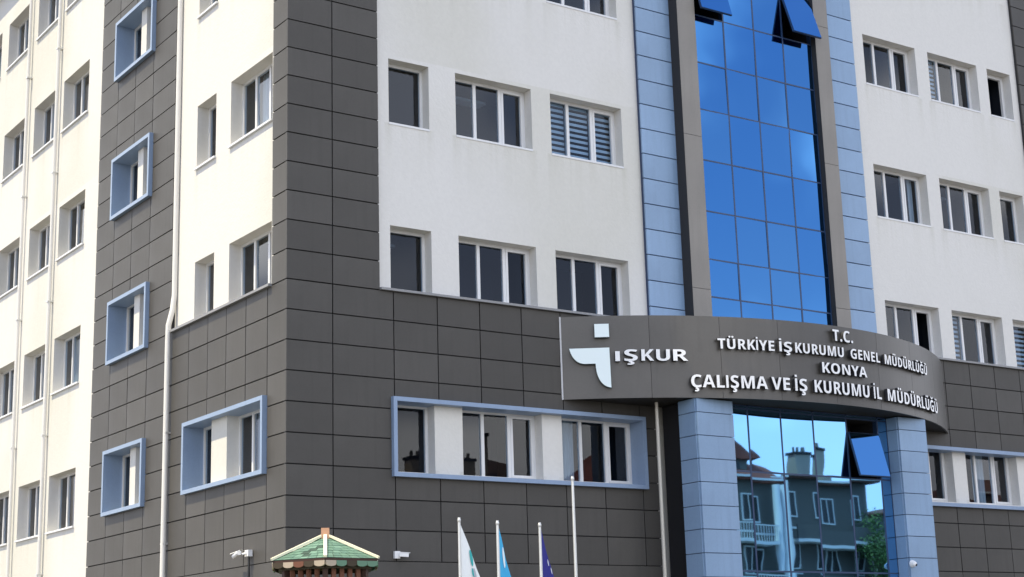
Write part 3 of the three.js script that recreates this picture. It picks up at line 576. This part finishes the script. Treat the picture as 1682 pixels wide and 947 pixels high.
  if (o.dormer) { const [dx] = o.dormer; boxMesh('dormer', dx - 1.3, dx + 1.3, eave + 0.3, eave + 1.5, z0 + 0.4, z0 + 3.2, wallM, t); boxMesh('dormer_window', dx - 0.5, dx + 0.5, eave + 0.55, eave + 1.3, z0 + 0.36, z0 + 0.398, M.black, t); const q = new THREE.Shape(); q.moveTo(-1.7, 0); q.lineTo(1.7, 0); q.lineTo(0, 1.1); mesh('dormer_roof', new THREE.ExtrudeGeometry(q, { depth: 3.2, bevelEnabled: false }).translate(dx, eave + 1.502, z0 + 0.1), roofM, t); }
  for (const px of o.pillars ?? []) { const m = mesh('pillar', new THREE.CylinderGeometry(0.24, 0.27, eave - 0.3, 14).translate(px, (eave - 0.3) / 2, z0 - 1.0), std([0.78, 0.78, 0.77]), t); }
  return t;
}
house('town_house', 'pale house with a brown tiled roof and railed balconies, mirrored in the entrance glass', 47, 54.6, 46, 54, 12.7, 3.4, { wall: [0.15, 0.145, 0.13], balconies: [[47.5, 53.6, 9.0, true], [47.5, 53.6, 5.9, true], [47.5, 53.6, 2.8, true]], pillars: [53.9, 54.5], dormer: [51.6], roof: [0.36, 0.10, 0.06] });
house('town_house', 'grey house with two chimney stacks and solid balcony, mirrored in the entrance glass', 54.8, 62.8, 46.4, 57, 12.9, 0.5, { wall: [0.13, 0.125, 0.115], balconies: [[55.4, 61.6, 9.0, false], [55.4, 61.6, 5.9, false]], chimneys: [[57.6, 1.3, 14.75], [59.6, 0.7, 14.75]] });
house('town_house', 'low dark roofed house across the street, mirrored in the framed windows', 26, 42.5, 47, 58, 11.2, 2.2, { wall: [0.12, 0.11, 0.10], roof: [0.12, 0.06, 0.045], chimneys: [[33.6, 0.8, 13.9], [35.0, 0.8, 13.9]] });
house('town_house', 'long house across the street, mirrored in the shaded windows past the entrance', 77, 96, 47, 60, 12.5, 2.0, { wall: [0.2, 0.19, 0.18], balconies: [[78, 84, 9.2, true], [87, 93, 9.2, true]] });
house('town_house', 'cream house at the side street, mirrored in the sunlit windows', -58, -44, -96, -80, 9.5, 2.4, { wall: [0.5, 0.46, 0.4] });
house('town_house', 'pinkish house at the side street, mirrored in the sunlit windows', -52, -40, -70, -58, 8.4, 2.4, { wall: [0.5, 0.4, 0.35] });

function makeTree(label, pos, h, r, s0) {
  seed = s0;
  const t = thing('leafy_tree', label, 'tree', pos), bark = std([0.09, 0.07, 0.05], { roughness: 0.95 }), leaf = std([0.075, 0.145, 0.04], { roughness: 0.8, side: THREE.DoubleSide });
  const limbs = [tube([[0, 0, 0], [0.08, h * 0.25, 0.05], [0.02, h * 0.5, 0], [0.1, h * 0.78, 0.1]], 0.17, 12, 8)];
  const clumps = [];
  for (let i = 0; i < 26; i++) { const a = rr(0, 6.283), b = rr(-0.8, 1), q = Math.cbrt(rnd()) * 0.85, rad = Math.sqrt(1 - b * b * 0.8) * r * q; clumps.push([Math.cos(a) * rad, h * 0.66 + b * h * 0.30 * q, Math.sin(a) * rad, r * rr(0.22, 0.42)]); }
  for (const c of clumps.slice(0, 9)) limbs.push(tube([[0.05, h * 0.35, 0], [c[0] * 0.4, h * 0.35 + (c[1] - h * 0.35) * 0.5, c[2] * 0.4], [c[0], c[1], c[2]]], 0.06, 8, 5));
  mesh('trunk', merge(limbs), bark, t);
  const pos3 = [], nor = [], v = new THREE.Vector3(), ax = new THREE.Vector3(), bx_ = new THREE.Vector3();
  for (const [x, y, z, cr] of clumps) for (let i = 0; i < 340; i++) {
    v.set(rr(-1, 1), rr(-1, 1), rr(-1, 1)); if (v.length() > 1) continue; const n = v.clone().normalize(); v.multiplyScalar(cr).add(new THREE.Vector3(x, y, z));
    ax.set(rr(-1, 1), rr(-1, 1), rr(-1, 1)).normalize(); bx_.crossVectors(ax, n).normalize(); const s = rr(0.06, 0.13);
    for (const [p, q] of [[-1, 0], [0, 0.55], [1, 0], [-1, 0], [1, 0], [0, -0.55]]) pos3.push(v.x + ax.x * p * s + bx_.x * q * s, v.y + ax.y * p * s + bx_.y * q * s, v.z + ax.z * p * s + bx_.z * q * s);
  }
  const g = new THREE.BufferGeometry(); g.setAttribute('position', new THREE.Float32BufferAttribute(pos3, 3)); g.computeVertexNormals(); mesh('crown', g, leaf, t);
  return t;
}
makeTree('tall green tree mirrored at the lower corner of the entrance glass', [63.2, 0, 44.5], 11.6, 3.0, 11);
makeTree('broad green tree mirrored beside the blue entrance column, taller behind', [67.5, 0, 46.5], 12.2, 3.4, 12);
makeTree('roadside tree mirrored low in the framed front windows', [44.8, 0, 45.5], 9.0, 2.6, 13);

scene.traverse((o) => { if (o.isMesh) { o.castShadow = true; o.receiveShadow = true; } });
renderer.render(scene, camera);
